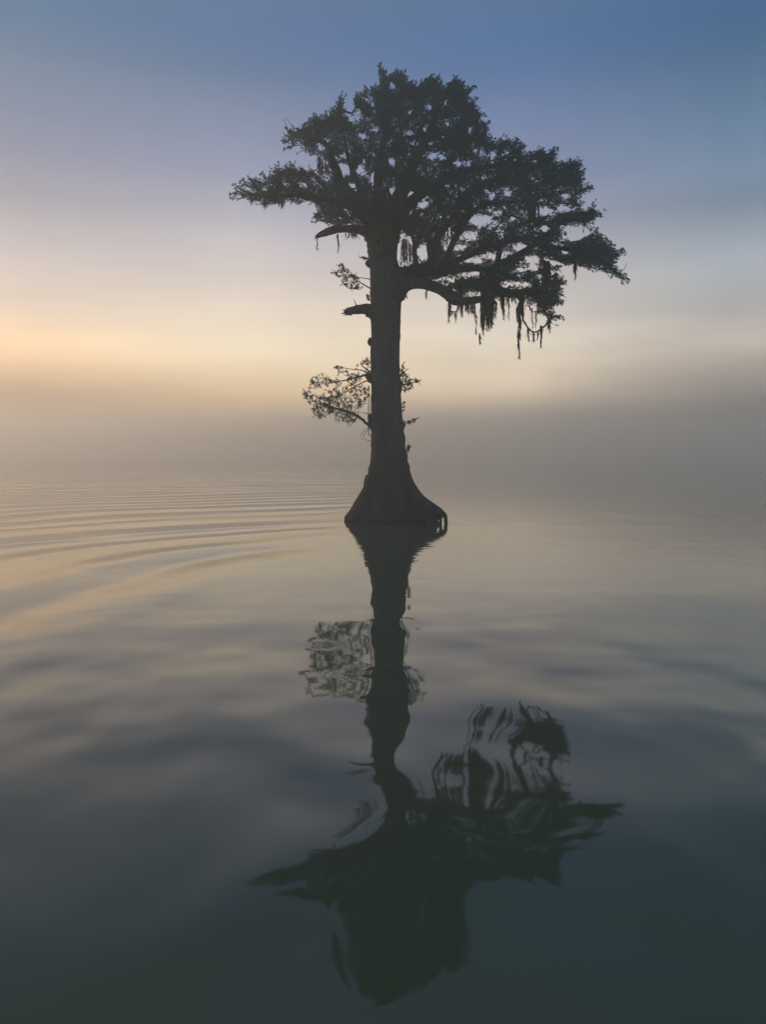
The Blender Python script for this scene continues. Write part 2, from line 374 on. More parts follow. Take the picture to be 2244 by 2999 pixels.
# limbs: px, py, depth, radius px
LIMBS = {
 'right_low': [(1128, 880, 0, 34), (1150, 852, -.05, 42), (1178, 834, -.15, 27), (1205, 828, -.3, 18), (1239, 829, -.45, 16), (1275, 840, -.6, 14.5), (1300, 853, -.7, 15), (1330, 875, -.8, 16), (1356, 882, -.85, 12), (1385, 879, -.9, 10), (1412, 876, -.95, 9), (1436, 878, -1, 6), (1452, 887, -1, 4.5), (1456, 896, -1, 1)],
 'right_mid': [(1120, 840, 0, 40), (1165, 815, 0, 30), (1210, 803, .1, 23), (1260, 788, .2, 20), (1310, 791, .2, 13), (1355, 788, .3, 10), (1400, 786, .3, 10), (1430, 800, .2, 9), (1455, 838, .1, 10), (1480, 855, .1, 10), (1520, 858, 0, 10), (1560, 852, 0, 7), (1600, 860, 0, 4)],
 'left_dead': [(1140, 790, 0, 30), (1118, 735, -.05, 38), (1096, 697, -.1, 28), (1070, 678, -.15, 15), (1040, 671, -.2, 11.5), (1000, 670, -.25, 10), (970, 675, -.3, 11), (948, 683, -.3, 9), (932, 690, -.3, 6), (924, 695, -.3, 2)],
 'dead_stub': [(1130, 940, 0, 22), (1108, 920, -.1, 26), (1088, 908, -.15, 18), (1066, 905, -.2, 14), (1045, 907, -.22, 12.5), (1026, 911, -.24, 9), (1014, 913, -.25, 5), (1006, 914, -.25, 1)],
 'centre_stem': [(1128, 720, 0, 38), (1126, 650, 0, 36), (1120, 610, .05, 25), (1110, 560, .1, 15), (1109, 510, .1, 13), (1122, 430, 0, 8), (1138, 340, -.1, 5), (1130, 270, -.1, 3), (1118, 205, -.1, 2)],
 'right_stem': [(1135, 700, 0, 34), (1145, 640, -.05, 27), (1172, 575, -.15, 21), (1210, 490, -.1, 14), (1250, 400, .2, 9), (1285, 320, .3, 5), (1325, 260, .2, 2)],
 'right_fan': [(1140, 700, 0, 30), (1160, 640, .3, 22), (1225, 575, .7, 15), (1320, 515, .9, 11), (1420, 490, 1.0, 8), (1520, 480, 1.0, 6), (1630, 485, 1.0, 3.5), (1700, 480, 1, 2)],
 'left_stem': [(1125, 710, 0, 30), (1105, 655, .1, 26), (1060, 597, .2, 18), (1005, 545, .3, 13), (988, 500, .3, 11), (975, 470, .3, 9), (965, 430, .3, 6), (930, 410, .3, 6), (880, 395, .3, 4), (845, 385, .3, 2)],
 'left_upper': [(1110, 680, 0, 24), (1080, 600, .3, 14), (1040, 520, .4, 8), (1015, 440, .3, 6), (1005, 380, .2, 4), (992, 320, -.6, 3.5), (1000, 275, -.6, 1.2)],
 'left_arm': [(1110, 690, 0, 26), (1060, 622, -.3, 17), (1000, 592, -.5, 13), (930, 580, -.5, 8), (860, 572, -.5, 6), (800, 575, -.5, 5), (750, 572, -.5, 4.5), (715, 560, -.5, 3), (692, 546, -.5, 1.5)],
 'upright_one': [(1221, 810, .1, 14), (1220, 775, .1, 8), (1215, 745, .1, 7), (1218, 715, .1, 7), (1235, 690, .1, 6), (1250, 650, .1, 5)],
 'upright_two': [(1255, 790, .15, 12), (1258, 760, .1, 5.5), (1255, 715, 0, 5), (1262, 680, 0, 5), (1280, 620, 0, 4)],
 'fork_one': [(1262, 792, .15, 18), (1273, 755, .1, 12), (1277, 710, .1, 12), (1295, 675, .05, 11), (1322, 645, .05, 10), (1345, 610, 0, 9), (1380, 570, 0, 7), (1440, 530, 0, 5), (1500, 505, 0, 3)],
 'fork_two': [(1290, 798, .2, 14), (1308, 757, .2, 9), (1325, 715, .15, 9), (1345, 675, .1, 9.5), (1368, 640, .1, 9), (1395, 613, .1, 7), (1440, 595, 0, 5.5), (1520, 590, 0, 4), (1620, 570, 0, 3)],
 'fork_three': [(1280, 790, .1, 16), (1330, 765, -.2, 9), (1375, 748, -.3, 8), (1420, 722, -.4, 8), (1470, 710, -.4, 7), (1540, 700, -.4, 6), (1600, 690, -.4, 4.5), (1660, 640, -.4, 4), (1720, 622, -.4, 2.5)],
 'fork_four': [(1440, 800, .2, 9), (1462, 775, .2, 9), (1500, 755, .1, 8), (1535, 735, .1, 7), (1570, 715, 0, 6.5), (1620, 722, 0, 6), (1690, 740, 0, 5), (1750, 762, 0, 4), (1800, 795, 0, 2.5), (1832, 820, 0, 1.2)],
 'fork_five': [(1455, 785, .2, 9), (1462, 745, .2, 8), (1470, 715, .2, 7), (1520, 660, .3, 5), (1600, 640, .3, 4)],
 'right_drop': [(1540, 856, 0, 7), (1580, 850, -.3, 5), (1605, 820, -.3, 4), (1630, 800, -.3, 2)],
 'right_drop_low': [(1545, 856, 0, 6), (1585, 885, .2, 4.5), (1600, 920, .2, 3), (1612, 945, .2, 1.5)],
}
nodes = []            # skeleton nodes the crown twigs grow from
for key, ctrl in LIMBS.items():
    b = MB(); pts, rad = limb_pts(ctrl, 9, .035)
    b.tube(pts, rad, 18, .06)
    if key == 'dead_stub':      # broken splinters and one bare twig
        for dx, dy, r in ((-6, -4, 3), (-10, 5, 3), (-1, 9, 2.5), (4, -8, 3)):
            p2, r2 = limb_pts([(1030, 911 + dy, -.2, r * 1.6), (1018 + dx * .4, 912 + dy, -.24, r), (1008 + dx, 913 + dy * 1.2, -.26, .5)], 4, .1); b.tube(p2, r2, 6)
        p2, r2 = limb_pts([(1043, 900, -.2, 2), (1042, 890, -.2, 1.4), (1036, 876, -.2, .8)], 4); b.tube(p2, r2, 6)
    if key == 'left_dead':
        for dx, dy, r in ((-2, -4, 4), (-4, 3, 3)):
            p2, r2 = limb_pts([(950, 683 + dy, -.3, r * 1.6), (935, 690 + dy, -.3, r), (923 + dx, 697 + dy, -.3, .5)], 4, .1); b.tube(p2, r2, 6)
    b.build('dead_limb' if key in ('dead_stub', 'left_dead') else 'limb', BARK, tree)
    if key not in ('dead_stub',):
        s = spline(ctrl, 5)[8:]
        for a, c, dd, r in s:
            if c < 905: nodes.append((a, c, dd))

# ---- crown outline (photograph pixels)
OUT = [(675,567),(690,540),(704,548),(712,530),(735,523),(752,530),(768,508),(790,522),(807,492),(830,498),(850,474),(870,497),(890,500),(915,497),(930,515),(950,528),(972,500),(950,470),(925,462),(905,455),(875,447),(895,440),(891,427),(860,430),(835,438),(828,412),(842,400),(838,376),(862,380),(885,370),(903,363),(920,333),(937,346),(954,329),(964,345),(972,322),(985,320),(1001,272),(1008,305),(1008,325),(1000,345),(1027,334),(1040,320),(1032,296),(1045,272),(1060,285),(1069,253),(1080,270),(1098,254),(1115,245),(1112,188),(1125,200),(1130,225),(1147,215),(1162,208),(1185,212),(1182,236),(1205,239),(1225,250),(1245,235),(1262,222),(1285,228),(1287,252),(1310,246),(1337,228),(1360,243),(1350,260),(1391,255),(1370,285),(1390,288),(1392,305),(1380,316),(1416,331),(1402,350),(1428,358),(1428,378),(1418,390),(1440,402),(1450,420),(1467,408),(1490,408),(1497,420),(1515,408),(1530,425),(1530,446),(1553,451),(1570,442),(1592,436),(1602,453),(1622,431),(1632,445),(1620,466),(1642,480),(1670,468),(1682,478),(1700,472),(1700,490),(1708,508),(1692,514),(1710,524),(1692,545),(1705,550),(1731,541),(1730,554),(1694,568),(1692,582),(1707,593),(1696,602),(1694,618),(1715,618),(1743,587),(1750,600),(1747,620),(1768,632),(1745,637),(1733,650),(1728,672),(1700,665),(1664,657),(1638,668),(1655,685),(1648,705),(1665,702),(1690,705),(1715,690),(1750,669),(1763,682),(1775,700),(1790,715),(1802,732),(1825,733),(1817,750),(1795,765),(1812,788),(1839,825),(1825,825),(1798,811),(1770,798),(1733,786),(1690,780),(1642,772),(1610,760),(1592,752),(1590,765),(1615,775),(1640,778),(1635,795),(1642,808),(1656,828),(1640,842),(1645,855),(1638,870),(1643,887),(1625,893),(1618,905),(1622,918),(1645,930),(1617,935),(1625,950),(1605,945),(1588,928),(1572,915),(1558,918),(1545,900),(1532,876),(1500,872),(1440,876),(1400,874),(1340,870),(1300,845),(1240,815),(1170,800),(1160,760),(1165,690),(1150,660),(1085,668),(1060,664),(1000,662),(966,664),(940,650),(916,651),(924,640),(916,632),(936,618),(938,602),(905,598),(876,598),(850,592),(834,606),(815,596),(778,608),(765,595),(735,588),(718,580),(700,578),(682,583)]
HOLES = [(941,429,9,12),(981,465,12,10),(1010,458,14,5),(1008,498,24,16),(1057,502,14,14),(1093,531,7,14),(1039,549,20,10),(1108,511,10,13),(1057,596,8,9),(1148,560,14,8),(1189,585,13,11),(1191,542,8,11),(1148,476,9,11),(966,587,9,5),(1021,621,9,5),(955,512,14,20),
 (1265,458,20,7),(1297,462,14,6),(1340,480,14,7),(1370,480,12,8),(1201,575,10,14),(1238,600,20,9),(1444,572,8,10),(1352,554,6,6),(1406,645,34,14),(1310,700,17,36),(1378,690,24,13),(1187,738,24,48),(1236,742,17,28),(1380,762,30,8),(1430,750,30,7),(1527,724,24,8),(1559,760,18,12),(1390,800,42,8),(1518,834,30,9),(1481,832,14,11),(1612,806,10,12),(1596,620,27,11),(1651,612,20,10),(1596,669,13,9),(1655,738,12,6),(1655,574,12,7),(1640,555,8,4),(1625,712,10,9),(1460,625,12,8),(1500,640,9,7),(1425,560,8,6),(1490,565,10,5),(1350,760,20,6),(1300,815,20,5),(1330,820,20,7),(1405,865,10,6),(1372,862,9,9),(1455,765,10,8),(1340,725,24,8),(1590,780,6,5),(1535,905,14,8),(1565,900,10,10),(1560,785,14,9),(1525,790,18,8),(1475,745,12,8),(1245,380,7,8),(1200,330,6,5),(1150,252,9,8),(1255,315,9,6),(1300,300,6,6),(1195,390,16,6),(1060,400,20,5),(1100,380,12,6),(1050,340,14,10),(1035,352,12,7),(1080,290,16,6),(1090,305,10,6),(1370,300,10,5),(1375,380,7,9),(1440,455,12,9),(1480,450,12,6),(1560,480,9,8),(1420,520,8,5),(890,545,14,5),(840,540,8,5),(780,555,8,8),(735,555,9,8),(870,575,14,4),(800,545,8,6),(715,560,9,6),(930,540,10,8),(1035,605,9,4)]
x0, y0, wd, hg = 640, 160, 1240, 830
gx, gy = np.meshgrid(np.arange(wd) + x0 + .5, np.arange(hg) + y0 + .5)
def inside(poly, X, Y):
    c = np.zeros(X.shape, bool); p = np.array(poly, float); q = np.roll(p, -1, 0)
    for (ax, ay), (bx, by) in zip(p, q):
        m = (ay > Y) != (by > Y)
        xi = (bx - ax) * (Y - ay) / ((by - ay) if by != ay else 1e-9) + ax
        c ^= m & (X < xi)
    return c
mask0 = inside(OUT, gx, gy)
mask = mask0.copy()
for hx, hy, rx, ry in HOLES:
    mask &= ~(((gx - hx) / rx) ** 2 + ((gy - hy) / ry) ** 2 < 1 + .35 * np.sin(gx * .35 + hy) * np.cos(gy * .4 + hx))
# distance to the outline by repeated erosion (coarse)
def sdist(m, steps=60):
    d = np.zeros(m.shape, np.float32); cur = m.copy()
    for k in range(steps):
        d += cur
        e = cur.copy(); e[1:] &= cur[:-1]; e[:-1] &= cur[1:]; e[:, 1:] &= cur[:, :-1]; e[:, :-1] &= cur[:, 1:]
        cur = e
    return d
dist0 = sdist(mask0, 90)
dist1 = sdist(mask, 30)
gyy, gxx = np.gradient(dist0)

def halfdepth(d):      # metres of crown behind and in front at this distance from the outline
    return np.minimum(2.4, .25 + d * MPX * 3.2)
ys, xs = np.nonzero(mask)
# ---- cluster nodes, kept apart, joined to the limbs by a minimal tree of twigs
NCL = 1300
cl_ = []
cell = {}
tries = 0
while len(cl_) < NCL and tries < 60000:
    tries += 1
    k = rng.integers(len(ys)); px, py = xs[k] + x0, ys[k] + y0
    d = dist0[ys[k], xs[k]]
    dy_ = rng.uniform(-1, 1) * halfdepth(d)
    c = (px // 14, py // 14, int(dy_ * 1.3))
    if c in cell: continue
    cell[c] = 1
    cl_.append((px, py, dy_))
cl_ = np.array(cl_)
def scaled(a): 
    a = np.array(a, float); return a * np.array([MPX, MPX, 1.0])
sk = scaled(nodes); cs = scaled(cl_)
best = np.full(len(cs), 1e9); par = np.full(len(cs), -1); done = np.zeros(len(cs), bool)
trunkpt = np.array([1120 * MPX, 640 * MPX, 0])
reach = np.zeros(len(cs))
dm = np.linalg.norm(cs[:, None] - sk[None], axis=2)
skreach = np.linalg.norm(sk - trunkpt, axis=1) * .15
tot = dm + skreach[None] * .0
par = -1 - np.argmin(tot, 1); best = tot.min(1)
order = []
for it in range(len(cs)):
    u = np.where(done, 1e9, best); k = int(np.argmin(u)); done[k] = True; order.append(k)
    dd = np.linalg.norm(cs - cs[k], axis=1) * 1.05 + .02
    upd = (~done) & (dd < best); best[upd] = dd[upd]; par[upd] = k
count = np.ones(len(cs))
for k in reversed(order):
    if par[k] >= 0: count[par[k]] += count[k]
tw = MB()
cdir = np.zeros((len(cs), 3))
for k in order:
    e = P(*cl_[k]); p_ = nodes[-1 - par[k]] if par[k] < 0 else cl_[par[k]]
    s_ = P(*p_)
    v = e - s_; ln = np.linalg.norm(v) + 1e-6; cdir[k] = v / ln
    mid = (s_ + e) / 2 + rng.normal(0, .07, 3) * ln + np.array((0, 0, -.05 * ln))
    r0 = .0035 * count[k] ** .5 + .003
    r1 = .0035 * max(count[k] - 1, .4) ** .5 + .002
    t_ = np.linspace(0, 1, 5)[:, None]
    pts = (1 - t_) ** 2 * s_ + 2 * t_ * (1 - t_) * mid + t_ ** 2 * e
    tw.tube(pts, np.linspace(min(r0, .03), min(r1, .03), 5), 5, 0, False)

# ---- needle sprays
def sprays(origins, dirs, lens, pairs=9, leaf=.050, width=.018, up=None):
    """feathery branchlets: a thin stem with two ranks of narrow leaflets. Returns verts, quads"""
    n = len(origins)
    d = dirs / (np.linalg.norm(dirs, axis=1)[:, None] + 1e-9)
    a = rng.normal(0, 1, (n, 3)); a -= (a * d).sum(1)[:, None] * d; a /= np.linalg.norm(a, axis=1)[:, None]
    bend = rng.normal(0, .18, (n, 3)); bend[:, 2] -= .10
    V = []; 
    t = (np.arange(pairs) + .6) / pairs
    for sgn in (-1, 1):
        for tt in t:
            o = origins + d * (lens * tt)[:, None] + bend * (lens * tt ** 2)[:, None]
            s = leaf * (1 - .55 * abs(tt - .35)) * rng.uniform(.75, 1.25, n)
            ld = d * .62 + a * sgn * .78 + bend * tt + rng.normal(0, .16, (n, 3)); ld /= np.linalg.norm(ld, axis=1)[:, None]
            w = np.cross(ld, rng.normal(0, 1, (n, 3))); w /= np.linalg.norm(w, axis=1)[:, None] + 1e-9
            wv = w * (width * .5)
            tip = o + ld * s[:, None]
            mid = o + ld * (s * .5)[:, None]
            V.append(np.stack([o, mid + wv, tip, mid - wv], 1))
    # stem as a thin diamond
    e = origins + d * lens[:, None] + bend * lens[:, None]
    m_ = origins + d * (lens * .5)[:, None] + bend * (lens * .25)[:, None]
    w = np.cross(d, a) * .0035
    V.append(np.stack([origins, m_ + w, e, m_ - w], 1))
    V = np.concatenate(V)
    return V.reshape(-1, 3), np.arange(len(V) * 4).reshape(-1, 4)
def px_to_m(dx, dyp):    # a direction in the picture plane -> world
    return np.array((dx, 0, -dyp))
O, DR, LN = [], [], []
def to_px(o):
    v = o - np.array((0, 0, CAMH)); ct, st = math.cos(TILT), math.sin(TILT)
    f_ = v[..., 1] * ct - v[..., 2] * st; u_ = v[..., 1] * st + v[..., 2] * ct
    return CX + F * v[..., 0] / f_, CY - F * u_ / f_
def look(m, o):
    x, y = to_px(o)
    ix = (x - x0).astype(int); iy = (y - y0).astype(int)
    ok = (ix >= 0) & (ix < wd) & (iy >= 0) & (iy < hg)
    return np.where(ok, m[np.clip(iy, 0, hg - 1), np.clip(ix, 0, wd - 1)], 0)
def flow(px, py):
    """which way shoots of this tree reach at a place in its crown"""
    x, y = px - 1140, 640 - py
    v = np.stack([np.sign(x) * (np.abs(x) / 330) ** .8, 0 * x, .35 + np.clip(y, -60, 400) / 260], -1)
    return v / np.linalg.norm(v, axis=-1)[..., None]
o_, d_, l_ = [], [], []
for k in range(len(cl_)):
    px, py, dd = cl_[k]
    e = P(px, py, dd); fl_ = flow(np.float64(px), np.float64(py))
    for q_ in range(15):
        o_.append(e - cdir[k] * rng.uniform(-.03, .16) + rng.normal(0, .08, 3) * np.array((1, 1.3, .8)))
        d_.append(cdir[k] * .5 + fl_ * .7 + rng.normal(0, .45, 3)); l_.append(rng.uniform(.09, .18))
kk = rng.integers(len(ys), size=16000)
kk = kk[~((xs[kk] + x0 > 1380) & (ys[kk] + y0 > 560) & (rng.random(len(kk)) < .5)) & ~((xs[kk] + x0 < 960) & (rng.random(len(kk)) < .45))]
o2 = np.array([P(xs[k] + x0, ys[k] + y0, rng.uniform(-1, 1) * halfdepth(dist0[ys[k], xs[k]]) * .9) for k in kk])
d2 = flow(xs[kk] + x0 * 1., ys[kk] + y0 * 1.) * .8 + rng.normal(0, .45, (len(kk), 3))
o_ = np.concatenate([np.array(o_), o2]); d_ = np.concatenate([np.array(d_), d2]); l_ = np.concatenate([np.array(l_), rng.uniform(.08, .16, len(kk))])
dn = d_ / np.linalg.norm(d_, axis=1)[:, None]
inm = lambda o: look(mask, o).astype(bool)
good = inm(o_) & inm(o_ + dn * (l_ * .6)[:, None]) & (inm(o_ + dn * l_[:, None]) | (rng.random(len(o_)) < .4))
good &= ~((look(dist0, o_) < 22) & (rng.random(len(good)) < .40))
good |= rng.random(len(good)) < .02
O, DR, LN = list(o_[good]), list(d_[good]), list(l_[good])
# plumes: longer shoots ranked with needles, showing mostly at the rim and round the openings
def plume(s_, v, ln, fat=1.0):
    v = v / np.linalg.norm(v); mid = rng.normal(0, .05, 3) * ln + np.array((0, 0, -.03 * ln))
    tw.tube([s_, s_ + v * ln * .5 + mid, s_ + v * ln], [.005, .004, .002], 4, 0, False)
    for t_ in np.arange(0.05, 1.0, .030 / ln):
        o = s_ + v * ln * t_ + mid * 4 * t_ * (1 - t_)
        PO.append(o); PD.append(v); PS.append(fat * (1 - .55 * t_ ** 2) * rng.uniform(.75, 1.2))
    O.append(s_ + v * ln * .93); DR.append(v); LN.append(.06)
PO, PD, PS = [], [], []
wide = mask0.copy()
for _ in range(9):
    e_ = wide.copy(); e_[1:] |= wide[:-1]; e_[:-1] |= wide[1:]; e_[:, 1:] |= wide[:, :-1]; e_[:, :-1] |= wide[:, 1:]; wide = e_
rim = (dist1[ys, xs] > 4) & (dist0[ys, xs] < 60)
kr = np.nonzero(rim)[0]; npl = 0
for k in rng.choice(kr, 8000):
    px, py = xs[k] + x0, ys[k] + y0
    s_ = P(px, py, rng.uniform(-1, 1) * halfdepth(dist0[ys[k], xs[k]]) * .8)
    v = flow(np.float64(px), np.float64(py)) + rng.normal(0, .28, 3); v /= np.linalg.norm(v)
    ln = rng.uniform(.20, .46)
    q_ = s_ + v * np.linspace(.2, .62, 4)[:, None] * ln
    if not look(mask, q_).all(): continue
    if not look(wide, s_ + v * ln): continue
    if not look(mask, s_ + v * ln) and rng.random() < .30: continue
    plume(s_, v, ln); npl += 1
    if npl > 2400: break
# fringe shoots that stick out of the outline: base px -> tip px
FR = [(1115,250,1113,188),(1125,250,1124,200),(1150,245,1160,208),(1165,245,1186,210),(1180,260,1205,238),(1240,270,1262,220),(1265,265,1285,232),(1320,275,1337,228),(1335,270,1360,242),(1350,290,1391,254),(1370,320,1392,288),(1385,345,1416,332),(1400,380,1429,356),(1420,420,1438,404),
 (1460,440,1468,407),(1475,440,1492,407),(1500,440,1516,407),(1505,450,1531,425),(1540,470,1553,450),(1580,470,1592,435),(1600,480,1623,431),(1650,500,1671,468),(1670,510,1701,471),(1675,520,1709,508),(1675,535,1711,524),(1680,560,1732,542),(1690,565,1728,556),(1720,640,1745,586),(1720,630,1768,633),(1690,600,1707,593),
 (1700,730,1751,669),(1740,740,1775,698),(1760,745,1800,728),(1785,765,1827,733),(1790,760,1820,742),(1790,790,1839,824),(1810,800,1838,828),(1770,790,1790,812),(1720,780,1735,792),(1600,790,1642,778),(1620,830,1656,828),(1615,870,1645,855),(1610,890,1643,888),(1600,925,1648,929),(1600,940,1628,951),(1590,900,1623,912),
 (1060,320,1044,272),(1085,300,1069,253),(1110,290,1098,254),(1000,340,1002,268),(985,350,970,320),(990,345,1009,323),(950,380,955,328),(930,380,918,332),(910,390,902,362),(885,395,886,369),(860,400,838,377),(860,410,828,411),(870,425,833,438),(900,440,873,448),
 (890,530,850,474),(830,530,807,484),(800,540,768,508),(780,545,735,524),(740,560,712,528),(720,560,690,540),(715,568,674,567),(720,575,682,584),(870,540,880,500),(900,520,925,498),(960,640,915,650),(960,625,925,632),(1040,340,1027,333),(1630,690,1656,684),(1700,650,1729,673)]
for ax, ay, bx, by in FR:
    dd = rng.uniform(-.25, .25); s_ = P(ax, ay, dd); e = P(bx, by, dd); v = e - s_; ln = np.linalg.norm(v); v /= ln
    plume(s_, v, ln, .95)
    if ln > .25:
        for q_ in range(int(ln / .13)):
            t_ = rng.uniform(.15, .7); w_ = v + rng.normal(0, .5, 3); plume(s_ + v * ln * t_, w_, rng.uniform(.10, .18), .8)
# two bare twigs on the upper left
for ax, ay, bx, by in ((862, 380, 836, 344), (843, 378, 829, 348), (800, 505, 785, 484), (1828, 790, 1838, 768)):
    tw.tube([P(ax, ay, .3), P((ax + bx) / 2 + 1, (ay + by) / 2, .3), P(bx, by, .3)], [.008, .007, .004], 5)
def ranks(o, d, sz, leaf=.058, width=.012, per=3):
    """needles standing off a plume's stem on all sides"""
    n = len(o); V = []
    for k in range(per):
        a = rng.normal(0, 1, (n, 3)); a -= (a * d).sum(1)[:, None] * d; a /= np.linalg.norm(a, axis=1)[:, None]
        ld = d * .75 + a * .85; ld /= np.linalg.norm(ld, axis=1)[:, None]
        w = np.cross(ld, rng.normal(0, 1, (n, 3))); w /= np.linalg.norm(w, axis=1)[:, None]
        s_ = (leaf * sz * rng.uniform(.7, 1.1, n))[:, None]
        V.append(np.stack([o, o + ld * s_ * .5 + w * width * .5, o + ld * s_, o + ld * s_ * .5 - w * width * .5], 1))
    V = np.concatenate(V); return V.reshape(-1, 3)
V, Q = sprays(np.array(O), np.array(DR), np.array(LN), leaf=.044, width=.015)
V = np.concatenate([V, ranks(np.array(PO), np.array(PD), np.array(PS))]); Q = np.arange(len(V)).reshape(-1, 4)
crown = link('crown', npmesh('crown', V, Q, 4), LEAF, tree)
tw.build('twigs', BARK, crown)

# ---- shoots that sprout straight from the trunk
def shoot(branches, poly, n, spray_len, holes=(), bias=None, extra=()):
    b = MB(); root_nodes = []
    for c in branches:
        pts, rad = limb_pts(c, 7, .12); b.tube(pts, rad, 7, .05)
        s_ = spline(c, 6); root_nodes += [tuple(r[:3]) for r in s_[2:]]
    p = np.array(poly); xx = rng.uniform(p[:, 0].min(), p[:, 0].max(), 6000); yy_ = rng.uniform(p[:, 1].min(), p[:, 1].max(), 6000)
    ok = inside(poly, xx, yy_)
    for hx, hy, rx, ry in holes: ok &= ((xx - hx) / rx) ** 2 + ((yy_ - hy) / ry) ** 2 > 1
    xx, yy_ = xx[ok][:n], yy_[ok][:n]
    pts_ = [(x, y, rng.uniform(-.45, .45)) for x, y in zip(xx, yy_)]
    rn = list(root_nodes); OO, DD, LL = [], [], []
    todo = sorted(pts_, key=lambda q: min((q[0] - r[0]) ** 2 + (q[1] - r[1]) ** 2 for r in root_nodes))
    for q_ in todo:
        r = min(rn, key=lambda r: ((q_[0] - r[0]) * MPX) ** 2 + ((q_[1] - r[1]) * MPX) ** 2 + .5 * (q_[2] - r[2]) ** 2)
        s_, e = P(*r), P(*q_); v = e - s_; ln = np.linalg.norm(v) + 1e-6
        mid = (s_ + e) / 2 + rng.normal(0, .1, 3) * ln
        b.tube([s_, mid, e], [.0045, .0035, .0025], 5, 0, False)
        rn.append(q_); v /= ln
        for t_ in np.arange(.25, 1.01, .045 / ln if ln > .05 else .5):
            o = s_ + (e - s_) * t_
            OO.append(o); DD.append(v * .6 + rng.normal(0, .6, 3)); LL.append(rng.uniform(*spray_len))
    for c in extra:
        pts, rad = limb_pts(c, 5, .2); b.tube(pts, rad, 5)
    o_ = b.build('shoot', BARK, tree)
    if len(OO):
        V, Q = sprays(np.array(OO), np.array(DD), np.array(LL), 7, .040, .014)
        link('leaves', npmesh('leaves', V, Q, 4), LEAF, o_)
shoot([[(1090, 1102, -.1, 4), (1069, 1100, -.1, 3), (1040, 1107, -.1, 2.2), (1016, 1113, -.1, 2), (980, 1119, -.1, 1.6), (950, 1122, -.1, 1.2), (905, 1116, -.1, .7)],
       [(1092, 1112, .1, 3), (1070, 1117, .1, 2), (1030, 1137, .1, 1.6), (990, 1160, .1, 1.2), (950, 1165, .1, .8)],
       [(1095, 1095, 0, 3), (1072, 1080, 0, 2), (1060, 1068, 0, 1.3), (1078, 1053, 0, .8)],
       [(1095, 1100, .2, 3), (1060, 1085, .3, 1.6), (1020, 1080, .3, 1), (985, 1071, .3, .7)]],
      [(892,1150),(900,1138),(915,1158),(940,1148),(903,1120),(905,1104),(932,1096),(930,1080),(950,1093),(985,1090),(983,1070),(1010,1080),(1045,1070),(1062,1058),(1082,1048),(1085,1170),(1050,1176),(1000,1172),(950,1170),(915,1168)], 135, (.06, .11),
      holes=((1000, 1100, 14, 6), (960, 1135, 16, 5), (1040, 1130, 10, 8)))
shoot([[(1100, 1262, -.1, 6), (1084, 1249, -.1, 4.5), (1062, 1229, -.1, 4), (1035, 1212, -.1, 4), (1005, 1202, -.1, 3.4), (965, 1192, -.1, 2.4), (925, 1178, -.1, 1.6), (895, 1152, -.1, .8)]],
      [(885,1150),(893,1140),(910,1165),(950,1165),(1010,1170),(1070,1168),(1078,1182),(1050,1198),(1030,1200),(1052,1222),(1040,1232),(1016,1246),(1000,1235),(975,1230),(990,1215),(945,1220),(920,1228),(912,1205),(906,1183)], 170, (.06, .11),
      extra=([(1081, 1130, -.2, 1.4), (1080, 1170, -.25, 1.3), (1079, 1215, -.2, 1.3), (1081, 1275, -.2, .8)], [(1087, 1160, -.2, 1), (1085, 1200, -.2, .9), (1087, 1250, -.2, .8)], [(1088, 1213, -.2, 1.2), (1070, 1210, -.2, .9), (1045, 1205, -.2, .7)],
             [(1084, 1250, -.2, 1), (1066, 1262, -.2, .8), (1054, 1280, -.2, .6)], [(1084, 1255, -.2, 1), (1070, 1268, -.2, .8), (1060, 1288, -.2, .6)], [(1088, 1292, -.2, 1.1), (1078, 1290, -.2, .9), (1068, 1286, -.2, .6)], [(1087, 1278, -.2, 1), (1080, 1272, -.2, .8), (1082, 1258, -.2, .6)]))
shoot([[(1165, 1135, 0, 3), (1180, 1128, 0, 2), (1205, 1122, 0, 1.6), (1235, 1112, 0, .8)], [(1165, 1110, .1, 2.5), (1180, 1092, .1, 1.6), (1178, 1066, .1, .8)]],
      [(1172,1068),(1180,1062),(1192,1088),(1198,1105),(1222,1116),(1237,1107),(1237,1118),(1213,1130),(1195,1140),(1182,1150),(1172,1150)], 55, (.05, .09))
shoot([[(1172, 1182, 0, 1.6), (1180, 1181, 0, 1), (1190, 1178, 0, .7)], [(1173, 1206, 0, 1.6), (1180, 1203, 0, 1), (1188, 1200, 0, .7)], [(1176, 1195, 0, 1.2), (1184, 1192, 0, .8)]],
      [(1178, 1176), (1191, 1176), (1190, 1204), (1178, 1206)], 5, (.03, .05))
shoot([[(1178, 1262, -.1, 5), (1182, 1250, -.1, 4), (1185, 1230, -.1, 1)], [(1180, 1248, -.1, 2), (1190, 1240, -.1, 1.5), (1208, 1233, -.1, 1.4), (1229, 1222, -.1, 1)]],
      [(1195, 1243), (1193, 1236), (1230, 1218), (1232, 1224)], 9, (.03, .05))
shoot([[(1182, 1325, 0, 1.6), (1190, 1318, 0, 1.1), (1199, 1302, 0, .7)], [(1190, 1318, 0, .9), (1205, 1309, 0, .6)]],
      [(1187, 1322), (1195, 1303), (1206, 1308), (1194, 1322)], 9, (.03, .05))
shoot([[(1095, 850, -.1, 2.4), (1082, 843, -.1, 2), (1060, 830, -.1, 1.6), (1035, 815, -.1, 1.3), (1010, 790, -.1, 1), (998, 772, -.1, .7)], [(1092, 820, 0, 1.8), (1070, 815, 0, 1.2), (1045, 812, 0, 1), (1000, 800, 0, .8), (972, 790, 0, .6)]],
      [(968,800),(976,785),(992,800),(995,770),(1003,768),(1020,792),(1043,789),(1046,806),(1062,815),(1052,828),(1065,838),(1072,845),(1040,849),(1020,845),(995,838),(1005,828),(985,812)], 62, (.04, .08))
